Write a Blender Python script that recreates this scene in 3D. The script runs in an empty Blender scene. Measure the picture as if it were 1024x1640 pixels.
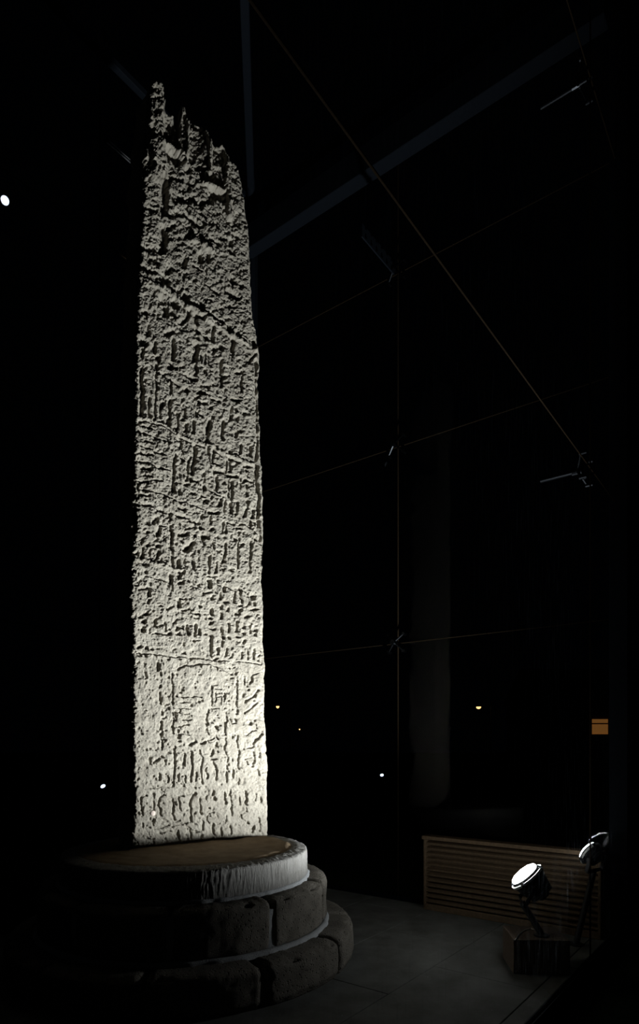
import bpy, bmesh, math, random
import numpy as np
from mathutils import Vector, Matrix

# ------------------------------------------------------------------ camera, world, light, exposure
F, HY, CX, EYE = 1000.0, 1195.0, 512.0, 1.65      # focal length and horizon in pixels of the 1024x1640 frame
scene = bpy.context.scene
C = scene.collection
scene.view_settings.view_transform = 'Standard'
scene.view_settings.look = 'None'
scene.view_settings.exposure = 0.0
scene.view_settings.gamma = 1.0
scene.view_settings.use_curve_mapping = False

cam_d = bpy.data.cameras.new('camera'); cam = bpy.data.objects.new('camera', cam_d); C.objects.link(cam)
cam.location = (0, 0, EYE); cam.rotation_euler = (math.pi / 2, 0, 0)
cam_d.sensor_fit = 'HORIZONTAL'; cam_d.sensor_width = 36.0; cam_d.lens = F / 1024 * 36.0
cam_d.shift_y = (HY - 820) / 1024.0; cam_d.clip_start = 0.02; cam_d.clip_end = 500
scene.camera = cam

world = bpy.data.worlds.new('night'); scene.world = world; world.use_nodes = True
world.node_tree.nodes['Background'].inputs[0].default_value = (0.10, 0.14, 0.22, 1)
world.node_tree.nodes['Background'].inputs[1].default_value = 0.0012

def spot(name, loc, aim, power, size, blend, radius, col):
    d = bpy.data.lights.new(name, 'SPOT'); d.energy = power; d.spot_size = math.radians(size)
    d.spot_blend = blend; d.shadow_soft_size = radius; d.color = col
    o = bpy.data.objects.new(name, d); C.objects.link(o); o.location = loc
    o.rotation_euler = (Vector(aim) - Vector(loc)).to_track_quat('-Z', 'Y').to_euler()
    return o
COOL = (0.93, 0.97, 1.0)
LENS1 = Vector((1.555, 4.75, 0.682)); AIM1 = Vector((-0.90, 5.22, 3.55))
DIR1 = (AIM1 - LENS1).normalized()
LP1 = LENS1 + DIR1 * 0.07
spot('floodlight_beam', LP1, AIM1, 1800, 116, 1.0, 0.085, COOL)      # the lit floodlight's own beam, along its lens axis

# ------------------------------------------------------------------ helpers
R = math.radians
D1 = Vector((0.604, 0.797, 0)).normalized()       # along the glass wall the camera looks through
D2 = Vector((0.797, -0.604, 0)).normalized()      # from the wall on the far left towards that wall
UP = Vector((0, 0, 1))
PC = Vector((-1.06, 5.036, 0))                    # plinth centre

def px(x, y, Z):                                  # a pixel and a depth give a point
    return Vector(((x - CX) / F * Z, Z, EYE - (y - HY) / F * Z))
def px_on_z(x, y, z):                             # a pixel and a height give a point
    Z = F * (EYE - z) / (y - HY); return px(x, y, Z)

def link(o, parent=None):
    C.objects.link(o)
    if parent is not None: o.parent = parent
    return o
def tag(o, label=None, cat=None, group=None, kind=None):
    if label: o['label'] = label
    if cat: o['category'] = cat
    if group: o['group'] = group
    if kind: o['kind'] = kind
    return o
def empty(name, loc=(0, 0, 0), rz=0.0):
    o = bpy.data.objects.new(name, None); o.location = loc; o.rotation_euler = (0, 0, rz); C.objects.link(o); return o
def mesh_obj(name, bm, mat, parent=None, smooth=False):
    me = bpy.data.meshes.new(name); bm.normal_update(); bm.to_mesh(me); bm.free()
    if smooth:
        for p in me.polygons: p.use_smooth = True
    me.materials.append(mat)
    return link(bpy.data.objects.new(name, me), parent)

def frame(axis, hint=UP):
    z = Vector(axis).normalized()
    if abs(z.dot(hint)) > 0.98: hint = Vector((1, 0, 0))
    x = hint.cross(z).normalized(); y = z.cross(x)
    return Matrix((x, y, z)).transposed()
def tube(bm, a, b, r, n=10, r2=None):
    a = Vector(a); b = Vector(b); r2 = r if r2 is None else r2
    m = frame(b - a); va = []; vb = []
    for i in range(n):
        t = 2 * math.pi * i / n; d = m @ Vector((math.cos(t), math.sin(t), 0))
        va.append(bm.verts.new(a + d * r)); vb.append(bm.verts.new(b + d * r2))
    for i in range(n): bm.faces.new((va[i], va[(i + 1) % n], vb[(i + 1) % n], vb[i]))
    bm.faces.new(va[::-1]); bm.faces.new(vb)
def lathe(bm, origin, axis, prof, n=40, closed=False):
    m = frame(axis); o = Vector(origin); rings = []
    for r, h in prof:
        if r < 1e-6: rings.append([bm.verts.new(o + m @ Vector((0, 0, h)))])
        else: rings.append([bm.verts.new(o + m @ Vector((r * math.cos(2 * math.pi * i / n), r * math.sin(2 * math.pi * i / n), h))) for i in range(n)])
    seq = list(zip(rings, rings[1:])) + ([(rings[-1], rings[0])] if closed else [])
    for a, b in seq:
        for i in range(n):
            j = (i + 1) % n
            if len(a) == 1 and len(b) == 1: continue
            if len(a) == 1: bm.faces.new((a[0], b[j], b[i]))
            elif len(b) == 1: bm.faces.new((a[i], a[j], b[0]))
            else: bm.faces.new((a[i], a[j], b[j], b[i]))
def box(bm, c, half, ax=(Vector((1, 0, 0)), Vector((0, 1, 0)), UP)):
    c = Vector(c); v = []
    for sz in (-1, 1):
        for sx, sy in ((-1, -1), (1, -1), (1, 1), (-1, 1)):
            v.append(bm.verts.new(c + ax[0] * half[0] * sx + ax[1] * half[1] * sy + ax[2] * half[2] * sz))
    for f in ((3, 2, 1, 0), (4, 5, 6, 7), (0, 1, 5, 4), (1, 2, 6, 5), (2, 3, 7, 6), (3, 0, 4, 7)):
        bm.faces.new([v[i] for i in f])
def bar(bm, a, b, w, h, up=UP):                   # rectangular bar from a to b
    a = Vector(a); b = Vector(b); x = (b - a).normalized(); y = up.cross(x).normalized(); z = x.cross(y)
    box(bm, (a + b) / 2, ((b - a).length / 2, w / 2, h / 2), (x, y, z))
def curve_tube(bm, pts, r, n=6):
    for a, b in zip(pts, pts[1:]): tube(bm, a, b, r, n)
def bev(bm, w, seg=2):
    bmesh.ops.bevel(bm, geom=bm.edges[:], offset=w, segments=seg, affect='EDGES', profile=0.5)

# ------------------------------------------------------------------ materials
def mat_new(name):
    m = bpy.data.materials.new(name); m.use_nodes = True
    nt = m.node_tree; return m, nt, nt.nodes['Principled BSDF']
def node(nt, kind, **kw):
    n = nt.nodes.new(kind)
    for k, v in kw.items(): setattr(n, k, v)
    return n
def plain(name, col, rough=0.6, metal=0.0, bump=0.0, bscale=80, spec=0.5):
    m, nt, p = mat_new(name); p.inputs['Specular IOR Level'].default_value = spec
    p.inputs['Roughness'].default_value = rough; p.inputs['Metallic'].default_value = metal
    tc = node(nt, 'ShaderNodeTexCoord'); nz = node(nt, 'ShaderNodeTexNoise'); nz.inputs['Scale'].default_value = bscale
    nz.inputs['Detail'].default_value = 4; nt.links.new(tc.outputs['Object'], nz.inputs['Vector'])
    cr = node(nt, 'ShaderNodeValToRGB')
    cr.color_ramp.elements[0].position = 0.3; cr.color_ramp.elements[1].position = 0.7
    cr.color_ramp.elements[0].color = (*[c * 0.82 for c in col], 1); cr.color_ramp.elements[1].color = (*[min(1, c * 1.15) for c in col], 1)
    nt.links.new(nz.outputs['Fac'], cr.inputs['Fac']); nt.links.new(cr.outputs['Color'], p.inputs['Base Color'])
    if bump:
        b = node(nt, 'ShaderNodeBump'); b.inputs['Strength'].default_value = bump; b.inputs['Distance'].default_value = 0.01
        nt.links.new(nz.outputs['Fac'], b.inputs['Height']); nt.links.new(b.outputs['Normal'], p.inputs['Normal'])
    return m
def rock(name, c0, c1, speck, s_big, s_fine, bump, rough=0.95, pits=0.0, pit_scale=60, streak=False):
    m, nt, p = mat_new(name); p.inputs['Roughness'].default_value = rough
    p.inputs['Specular IOR Level'].default_value = 0.15
    tc = node(nt, 'ShaderNodeTexCoord')
    a = node(nt, 'ShaderNodeTexNoise'); a.inputs['Scale'].default_value = s_big; a.inputs['Detail'].default_value = 6; a.inputs['Roughness'].default_value = 0.65
    b = node(nt, 'ShaderNodeTexNoise'); b.inputs['Scale'].default_value = s_fine; b.inputs['Detail'].default_value = 3; b.inputs['Roughness'].default_value = 0.7
    src = tc.outputs['Object']
    if streak:
        mp = node(nt, 'ShaderNodeMapping'); mp.inputs['Scale'].default_value = (1, 1, 0.12); nt.links.new(src, mp.inputs['Vector'])
        nt.links.new(mp.outputs['Vector'], b.inputs['Vector'])
    else: nt.links.new(src, b.inputs['Vector'])
    nt.links.new(src, a.inputs['Vector'])
    cr = node(nt, 'ShaderNodeValToRGB'); cr.color_ramp.elements[0].color = (*c0, 1); cr.color_ramp.elements[1].color = (*c1, 1)
    cr.color_ramp.elements[0].position = 0.32; cr.color_ramp.elements[1].position = 0.68
    nt.links.new(a.outputs['Fac'], cr.inputs['Fac'])
    cs = node(nt, 'ShaderNodeValToRGB'); cs.color_ramp.elements[0].position = 0.56; cs.color_ramp.elements[1].position = 0.72
    cs.color_ramp.elements[0].color = (0, 0, 0, 1); cs.color_ramp.elements[1].color = (0.55, 0.55, 0.55, 1)
    nt.links.new(b.outputs['Fac'], cs.inputs['Fac'])
    mx = node(nt, 'ShaderNodeMix', data_type='RGBA'); mx.inputs[7].default_value = (*speck, 1)
    nt.links.new(cs.outputs['Color'], mx.inputs[0]); nt.links.new(cr.outputs['Color'], mx.inputs[6])
    nt.links.new(mx.outputs[2], p.inputs['Base Color'])
    h = b.outputs['Fac']
    if pits:
        v = node(nt, 'ShaderNodeTexVoronoi'); v.inputs['Scale'].default_value = pit_scale; nt.links.new(src, v.inputs['Vector'])
        mr = node(nt, 'ShaderNodeMapRange'); mr.inputs['From Min'].default_value = 0.08; mr.inputs['From Max'].default_value = 0.30
        mr.inputs['To Min'].default_value = -pits; mr.inputs['To Max'].default_value = 0
        nt.links.new(v.outputs['Distance'], mr.inputs['Value'])
        ad = node(nt, 'ShaderNodeMath', operation='ADD'); nt.links.new(h, ad.inputs[0]); nt.links.new(mr.outputs['Result'], ad.inputs[1]); h = ad.outputs[0]
    bp = node(nt, 'ShaderNodeBump'); bp.inputs['Strength'].default_value = bump; bp.inputs['Distance'].default_value = 0.012
    nt.links.new(h, bp.inputs['Height']); nt.links.new(bp.outputs['Normal'], p.inputs['Normal'])
    return m
def emit(name, col, strength):
    m, nt, p = mat_new(name); p.inputs['Base Color'].default_value = (*col, 1)
    p.inputs['Emission Color'].default_value = (*col, 1); p.inputs['Emission Strength'].default_value = strength
    return m
def glass(name, dirt=0.5, refl=0.02):
    m, nt, p = mat_new(name); nt.nodes.remove(p)
    out = nt.nodes['Material Output']
    tr = node(nt, 'ShaderNodeBsdfTransparent'); tr.inputs[0].default_value = (0.985, 0.99, 0.985, 1)
    gl = node(nt, 'ShaderNodeBsdfGlossy'); gl.inputs['Roughness'].default_value = 0.02
    fw = node(nt, 'ShaderNodeLayerWeight'); fw.inputs['Blend'].default_value = 0.5
    pw = node(nt, 'ShaderNodeMath', operation='POWER'); pw.inputs[1].default_value = 5.0; nt.links.new(fw.outputs['Facing'], pw.inputs[0])
    lw = node(nt, 'ShaderNodeMath', operation='MULTIPLY_ADD'); lw.inputs[1].default_value = 0.5; lw.inputs[2].default_value = refl
    nt.links.new(pw.outputs[0], lw.inputs[0])
    m1 = node(nt, 'ShaderNodeMixShader'); nt.links.new(lw.outputs[0], m1.inputs[0]); nt.links.new(tr.outputs[0], m1.inputs[1]); nt.links.new(gl.outputs[0], m1.inputs[2])
    # dried rain streaks and dust specks on the pane
    tc = node(nt, 'ShaderNodeTexCoord')
    mp = node(nt, 'ShaderNodeMapping'); mp.inputs['Scale'].default_value = (70, 70, 5); nt.links.new(tc.outputs['Object'], mp.inputs['Vector'])
    nz = node(nt, 'ShaderNodeTexNoise'); nz.inputs['Scale'].default_value = 1.0; nz.inputs['Detail'].default_value = 4; nt.links.new(mp.outputs[0], nz.inputs['Vector'])
    r1 = node(nt, 'ShaderNodeMapRange'); r1.inputs['From Min'].default_value = 0.55; r1.inputs['From Max'].default_value = 0.8; r1.inputs['To Max'].default_value = 0.05 * dirt; r1.clamp = True
    nt.links.new(nz.outputs['Fac'], r1.inputs['Value'])
    vo = node(nt, 'ShaderNodeTexVoronoi'); vo.inputs['Scale'].default_value = 28; nt.links.new(tc.outputs['Object'], vo.inputs['Vector'])
    r2 = node(nt, 'ShaderNodeMapRange'); r2.inputs['From Min'].default_value = 0.05; r2.inputs['From Max'].default_value = 0.02; r2.inputs['To Max'].default_value = 0.3 * dirt; r2.clamp = True
    nt.links.new(vo.outputs['Distance'], r2.inputs['Value'])
    ad0 = node(nt, 'ShaderNodeMath', operation='ADD'); nt.links.new(r1.outputs[0], ad0.inputs[0]); nt.links.new(r2.outputs[0], ad0.inputs[1])
    # dirt faded out above the foot, its extent shaped to follow the lamp light
    sx = node(nt, 'ShaderNodeSeparateXYZ'); nt.links.new(tc.outputs['Object'], sx.inputs[0])
    rz = node(nt, 'ShaderNodeMapRange'); rz.inputs['From Min'].default_value = 1.0; rz.inputs['From Max'].default_value = 0.7; rz.inputs['To Min'].default_value = 0.04; rz.clamp = True
    nt.links.new(sx.outputs['Z'], rz.inputs['Value'])
    ad = node(nt, 'ShaderNodeMath', operation='MULTIPLY'); nt.links.new(ad0.outputs[0], ad.inputs[0]); nt.links.new(rz.outputs[0], ad.inputs[1])
    tl = node(nt, 'ShaderNodeBsdfTranslucent'); tl.inputs[0].default_value = (0.55, 0.62, 0.72, 1)
    m2 = node(nt, 'ShaderNodeMixShader'); nt.links.new(ad.outputs[0], m2.inputs[0]); nt.links.new(m1.outputs[0], m2.inputs[1]); nt.links.new(tl.outputs[0], m2.inputs[2])
    nt.links.new(m2.outputs[0], out.inputs['Surface'])
    return m

M_STONE = rock('weathered_sandstone', (0.245, 0.222, 0.180), (0.355, 0.328, 0.272), (0.52, 0.49, 0.42), 7, 170, 1.0)
M_DRUM = rock('tooled_stone', (0.145, 0.14, 0.127), (0.205, 0.20, 0.187), (0.26, 0.255, 0.24), 9, 130, 0.8, streak=True)
M_BLOCK = rock('pitted_stone_block', (0.12, 0.108, 0.088), (0.22, 0.20, 0.168), (0.32, 0.30, 0.26), 6, 140, 1.0, pits=1.2, pit_scale=38)
M_MORTAR = plain('pale_mortar', (0.33, 0.34, 0.345), 0.95, bump=0.5, bscale=120)
M_SOIL = rock('brown_packed_infill', (0.13, 0.092, 0.054), (0.22, 0.16, 0.098), (0.25, 0.19, 0.13), 8, 110, 0.4)
M_SLAB = rock('grey_floor_slab', (0.07, 0.07, 0.062), (0.14, 0.143, 0.132), (0.16, 0.16, 0.152), 3.0, 60, 0.12, rough=0.85)
M_JOINT = plain('dark_joint', (0.03, 0.03, 0.028), 0.95)
M_GROUND = plain('night_grass', (0.02, 0.028, 0.015), 1.0, bump=0.5, bscale=20, spec=0.0)
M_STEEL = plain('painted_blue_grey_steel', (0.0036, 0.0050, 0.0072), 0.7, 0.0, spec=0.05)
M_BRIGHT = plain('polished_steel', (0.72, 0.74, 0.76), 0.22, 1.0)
M_FIT = plain('dull_stainless', (0.028, 0.031, 0.035), 0.28, 1.0)
M_DARK = plain('black_enamel', (0.015, 0.016, 0.018), 0.45)
M_SILI = plain('dark_brown_silicone', (0.011, 0.0075, 0.0042), 0.9, spec=0.02)
M_PALE = plain('pale_enamel', (0.8, 0.8, 0.8), 0.5)
M_GLASS = glass('dusty_glass', 3.5)
M_GLASS2 = glass('clean_glass', 0.10, 0.006)
M_LENS = emit('lit_lens', (0.93, 0.97, 1.0), 110)
M_LENSB = emit('lit_lens_turned_away', (0.90, 0.96, 1.0), 7)
M_LENS2 = emit('lit_small_lens', (0.70, 0.82, 1.0), 1.6)
M_SODIUM = emit('sodium_lamp', (1.0, 0.55, 0.20), 2.4)
M_BOXW = plain('brown_timber', (0.13, 0.09, 0.055), 0.9, bump=0.3, bscale=40, spec=0.03)
M_CONC = plain('rough_brown_block', (0.15, 0.115, 0.09), 0.95, bump=0.5, bscale=70, spec=0.05)
M_HOUSE = plain('dark_render', (0.10, 0.085, 0.07), 0.95)
M_FRAME = plain('pale_window_frame', (0.55, 0.45, 0.30), 0.7)
M_ROOF = plain('dark_slate', (0.03, 0.03, 0.035), 0.8)
M_WIRE = plain('grey_cable_sheath', (0.42, 0.40, 0.38), 0.5)

# ------------------------------------------------------------------ noise
def vnoise(x, y, seed):
    rs = np.random.RandomState(seed); N = 256; g = rs.rand(N, N).astype(np.float32)
    xi = np.floor(x).astype(int); yi = np.floor(y).astype(int); fx = x - xi; fy = y - yi
    fx = fx * fx * (3 - 2 * fx); fy = fy * fy * (3 - 2 * fy)
    a = g[xi % N, yi % N]; b = g[(xi + 1) % N, yi % N]; c = g[xi % N, (yi + 1) % N]; d = g[(xi + 1) % N, (yi + 1) % N]
    return (a * (1 - fx) + b * fx) * (1 - fy) + (c * (1 - fx) + d * fx) * fy - 0.5
def fbm(x, y, wl, octs, seed, gain=0.55):
    o = 0; amp = 1.0
    for k in range(octs):
        o = o + amp * vnoise(x / wl + 13.7 * k, y / wl + 7.3 * k, seed + k); amp *= gain; wl *= 0.5
    return o

# ------------------------------------------------------------------ the setting: ground, floor, glass enclosure
NODE = Vector((-0.109 * 8.0, 8.0, 0)); WIDTH = 4.31
CORNER_R = NODE + D2 * WIDTH
LEN = 6.6
RTOP = 8.61
CORNER_F = CORNER_R - D1 * LEN; CORNER_L = NODE - D1 * LEN

bm = bmesh.new(); box(bm, (0, 45, -0.16), (160, 120, 0.06))
g = mesh_obj('ground', bm, M_GROUND); tag(g, 'dark grass ground around the glass enclosure at night', 'ground', kind='structure')

floor_bm = bmesh.new()
c = (NODE + CORNER_F) / 2
box(floor_bm, c + Vector((0, 0, -0.062)), (LEN / 2, WIDTH / 2, 0.04), (D1, D2, UP))
floor = mesh_obj('floor', floor_bm, M_JOINT); tag(floor, 'grey stone slab floor inside the glass enclosure', 'floor', kind='structure')
# strips of slabs run along D1; the long joint and its cross joints were read from the photograph
J = px_on_z(621, 1593, 0); jn = J.dot(D2); s0 = px_on_z(600, 1586, 0).dot(D1)
SW, SL = 0.76, 1.26
lo1, hi1 = CORNER_F.dot(D1), CORNER_R.dot(D1); lo2, hi2 = NODE.dot(D2), CORNER_R.dot(D2)
random.seed(4)
for i in range(-8, 8):
    a2, b2 = jn + i * SW, jn + (i + 1) * SW
    a2, b2 = max(a2, lo2), min(b2, hi2)
    if b2 - a2 < 0.05: continue
    off = s0 + (0.0 if i % 2 else 0.66)
    for k in range(-8, 8):
        a1, b1 = off + k * SL, off + (k + 1) * SL
        a1, b1 = max(a1, lo1), min(b1, hi1)
        if b1 - a1 < 0.05: continue
        bm = bmesh.new(); g_ = 0.0035
        dz = random.uniform(-0.0015, 0.0015)
        box(bm, D1 * (a1 + b1) / 2 + D2 * (a2 + b2) / 2 + Vector((0, 0, -0.0125 + dz)), ((b1 - a1) / 2 - g_, (b2 - a2) / 2 - g_, 0.0125), (D1, D2, UP))
        bev(bm, 0.002, 1)
        mesh_obj('floor_slab', bm, M_SLAB, floor)

def wall(name, A, B, joints_h, joints_v, zs, label, gmat, ztop=RTOP):
    w = empty(name, A); tag(w, label, 'glass wall', kind='structure')
    inv = Matrix.Translation(-Vector(A))
    L = (B - A).length; d = (B - A).normalized(); nrm = UP.cross(d)
    vs = [0] + joints_v + [L]; hs = [0.04] + joints_h + [ztop]
    for a, b in zip(vs, vs[1:]):
        for z0, z1 in zip(hs, hs[1:]):
            bm = bmesh.new(); v = [bm.verts.new(d * u + UP * z) for u, z in ((a + .004, z0 + .004), (b - .004, z0 + .004), (b - .004, z1 - .004), (a + .004, z1 - .004))]
            bm.faces.new(v); mesh_obj('glass_pane', bm, gmat, w)
    for z in joints_h:
        bm = bmesh.new(); bar(bm, UP * z, UP * z + d * L, 0.008, 0.006); mesh_obj('silicone_joint', bm, M_SILI, w)
    for u in joints_v:
        bm = bmesh.new(); bar(bm, d * u + UP * 0.04, d * u + UP * ztop, 0.010, 0.010, up=d); mesh_obj('silicone_joint', bm, M_SILI, w)
    for s in (-1, 1):
        bm = bmesh.new(); bar(bm, nrm * 0.018 * s + UP * 0.0, nrm * 0.018 * s + d * L + UP * 0.0, 0.008, 0.09); mesh_obj('base_channel', bm, M_STEEL, w)
    return w
H1, H2 = 3.75, 6.70
T0 = (CORNER_R - Vector((2.05, 4.71, 0))).length
wall('wall_right', CORNER_R, CORNER_F, [H1, H2], [T0], 0, 'dusty glass wall on the floodlit side with thin brown joints', M_GLASS)
SB = px(640, 900, 7.0); 
# joint of the back wall that is seen at pixel column 638
q = (638 - CX) / F; sb = (q * NODE.y - NODE.x) / (D2.x - q * D2.y)
WB = wall('wall_back', NODE, CORNER_R, [2.75, 4.86, 6.72], [sb], 0, 'glass wall behind the standing stone and the louvred box', M_GLASS2)
wall('wall_left', NODE, CORNER_L, [2.75, 4.86, 6.72], [2.2, 4.4], 0, 'glass wall beyond the unlit edge of the standing stone', M_GLASS2)
wall('wall_front', CORNER_F, CORNER_L, [2.75, 4.86, 6.72], [2.15], 0, 'glass wall at the near end of the enclosure', M_GLASS2)

ceil = empty('ceiling', NODE + UP * RTOP); tag(ceil, 'glass roof on blue-grey steel beams above the stone', 'roof', kind='structure')
o_ = NODE + UP * RTOP
bm = bmesh.new(); v = [bm.verts.new(p - NODE + UP * 0.14) for p in (NODE, CORNER_R, CORNER_F, CORNER_L)]
bm.faces.new(v); mesh_obj('roof_pane', bm, M_GLASS2, ceil)
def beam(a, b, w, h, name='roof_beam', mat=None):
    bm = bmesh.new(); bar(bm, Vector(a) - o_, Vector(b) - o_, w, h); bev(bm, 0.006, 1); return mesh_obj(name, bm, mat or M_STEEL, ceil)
hipdir = (Vector((-0.72, 6.08, 0)) - NODE).normalized()
beam(o_ + hipdir * 0.28, o_ + hipdir * 6.0, 0.085, 0.12)
beam(o_, o_ + D2 * WIDTH, 0.07, 0.07)
beam(o_, o_ - D1 * LEN, 0.07, 0.07)
beam(CORNER_R + UP * RTOP, CORNER_F + UP * RTOP, 0.07, 0.07)
beam(CORNER_F + UP * RTOP, CORNER_L + UP * RTOP, 0.07, 0.07)
beam(o_ + Vector((0, 0, -0.62)) + D2 * 0.02 - D1 * 0.12, o_ + Vector((0, 0, -0.62)) + D2 * (WIDTH - .05) - D1 * 0.12, 0.16, 0.30, 'deep_beam')
bm = bmesh.new(); p0 = D2 * 0.32 - D1 * 0.06; bar(bm, p0 + UP * -0.02, p0 + UP * -0.50, 0.03, 0.05, up=D1); mesh_obj('hanger', bm, M_STEEL, ceil)
bm = bmesh.new(); tube(bm, UP * -0.06, hipdir * 0.34, 0.05, 12); mesh_obj('node_sleeve', bm, M_STEEL, ceil)

def post(i, base, label, s=0.075):
    e = empty('trim_%d' % i, base); tag(e, label, 'post', kind='structure')
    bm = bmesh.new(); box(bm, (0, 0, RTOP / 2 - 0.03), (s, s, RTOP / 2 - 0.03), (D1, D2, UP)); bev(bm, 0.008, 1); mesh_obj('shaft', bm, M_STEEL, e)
    bm = bmesh.new(); box(bm, (0, 0, 0.008), (s + .05, s + .05, 0.012), (D1, D2, UP)); mesh_obj('base_plate', bm, M_STEEL, e)
    for sx in (-1, 1):
        for sy in (-1, 1):
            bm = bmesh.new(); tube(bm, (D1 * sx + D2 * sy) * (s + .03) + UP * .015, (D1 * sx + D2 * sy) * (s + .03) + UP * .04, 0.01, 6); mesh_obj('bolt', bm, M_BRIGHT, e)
post(1, CORNER_R + (D1 + D2) * 0.03, 'tall dark steel corner post beside the louvred box')
post(2, NODE, 'tall steel corner post behind the lit edge of the standing stone', 0.06)

# ------------------------------------------------------------------ stepped plinth
R1, R2, R3 = 0.958, 1.111, 1.325
Z1T, Z1B, Z2B = 0.843, 0.621, 0.269
pl = empty('stepped_plinth', PC); tag(pl, 'round three-stepped stone plinth carrying the tall carved stone', 'plinth')

def drum():
    n, prof = 900, []
    ri = R1 * 0.87
    prof = [(ri - 0.03, Z1T - 0.03), (ri, Z1T - 0.004), (ri + .01, Z1T - 0.001)]
    for t in np.linspace(0, 1, 9)[1:]: prof.append((ri + .01 + (R1 - .012 - ri - .01) * t, Z1T - 0.001 - 0.014 * t * t))
    prof += [(R1 - .004, Z1T - .02), (R1, Z1T - .03)]
    for t in np.linspace(0, 1, 14)[1:]: prof.append((R1 + 0.004 * t, Z1T - .03 + (Z1B - Z1T + .03) * t))
    prof += [(R1 - 0.25, Z1B), (ri - 0.03, Z1B)]
    P = np.array(prof); th = np.arange(n) / n * 2 * np.pi
    rr = P[:, 0][:, None] + np.zeros(n)[None]; zz = P[:, 1][:, None] + np.zeros(n)[None]
    side = (np.arange(len(P)) > 11)[:, None] & (P[:, 0] > R1 - .01)[:, None]
    arc = th[None] * R1 * 1000 + zz * 0
    tool = vnoise(arc / 9.0 + fbm(arc, zz * 1000, 60, 2, 5) * 1.2, zz * 1000 / 70.0, 21) + 0.6 * vnoise(arc / 5.0, zz * 1000 / 45.0, 22)
    rr = rr + np.where(side, tool * 0.0055, 0)
    topm = (np.arange(len(P)) > 1)[:, None] & (np.arange(len(P)) < 12)[:, None]
    zz = zz + np.where(topm, fbm(rr * 1000 * np.cos(th)[None] + 5000, rr * 1000 * np.sin(th)[None] + 5000, 22, 2, 31) * 0.008, 0)
    V = np.stack([rr * np.cos(th)[None], rr * np.sin(th)[None], zz], -1).reshape(-1, 3)
    m = len(P); idx = np.arange(m * n).reshape(m, n); nx = np.roll(idx, -1, 1)
    Fq = np.stack([idx[:-1], idx[1:], nx[1:], nx[:-1]], -1).reshape(-1, 4)[:, ::-1]
    return V, Fq
def np_mesh(name, V, Fq, mat, parent=None, smooth=True):
    me = bpy.data.meshes.new(name); me.vertices.add(len(V)); me.vertices.foreach_set('co', np.ascontiguousarray(V, np.float32).ravel())
    n = len(Fq); k = Fq.shape[1]; me.loops.add(n * k); me.loops.foreach_set('vertex_index', np.ascontiguousarray(Fq, np.int32).ravel())
    me.polygons.add(n); me.polygons.foreach_set('loop_start', np.arange(n, dtype=np.int32) * k)
    me.update(calc_edges=True); me.validate()
    me.polygons.foreach_set('use_smooth', np.full(n, smooth)); me.materials.append(mat)
    return link(bpy.data.objects.new(name, me), parent)
V, Fq = drum(); np_mesh('top_drum', V, Fq, M_DRUM, pl)

# brown infill of the top: a shallow disc with uneven surface
nr, nt_ = 40, 160
rr = np.linspace(0.01, R1 * 0.875, nr)[:, None]; th = np.arange(nt_)[None] / nt_ * 2 * np.pi
X = rr * np.cos(th); Y = rr * np.sin(th)
edge = np.clip((rr - R1 * .84) / (R1 * .035), 0, 1)
Zs = Z1T + 0.006 + fbm(X * 1000 + 4000, Y * 1000 + 4000, 160, 4, 61) * 0.012 - edge * 0.016
V = np.stack([X, Y, Zs], -1).reshape(-1, 3); idx = np.arange(nr * nt_).reshape(nr, nt_); nx = np.roll(idx, -1, 1)
Fq = np.stack([idx[:-1], idx[1:], nx[1:], nx[:-1]], -1).reshape(-1, 4)
np_mesh('infill', V, Fq, M_SOIL, pl)

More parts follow.
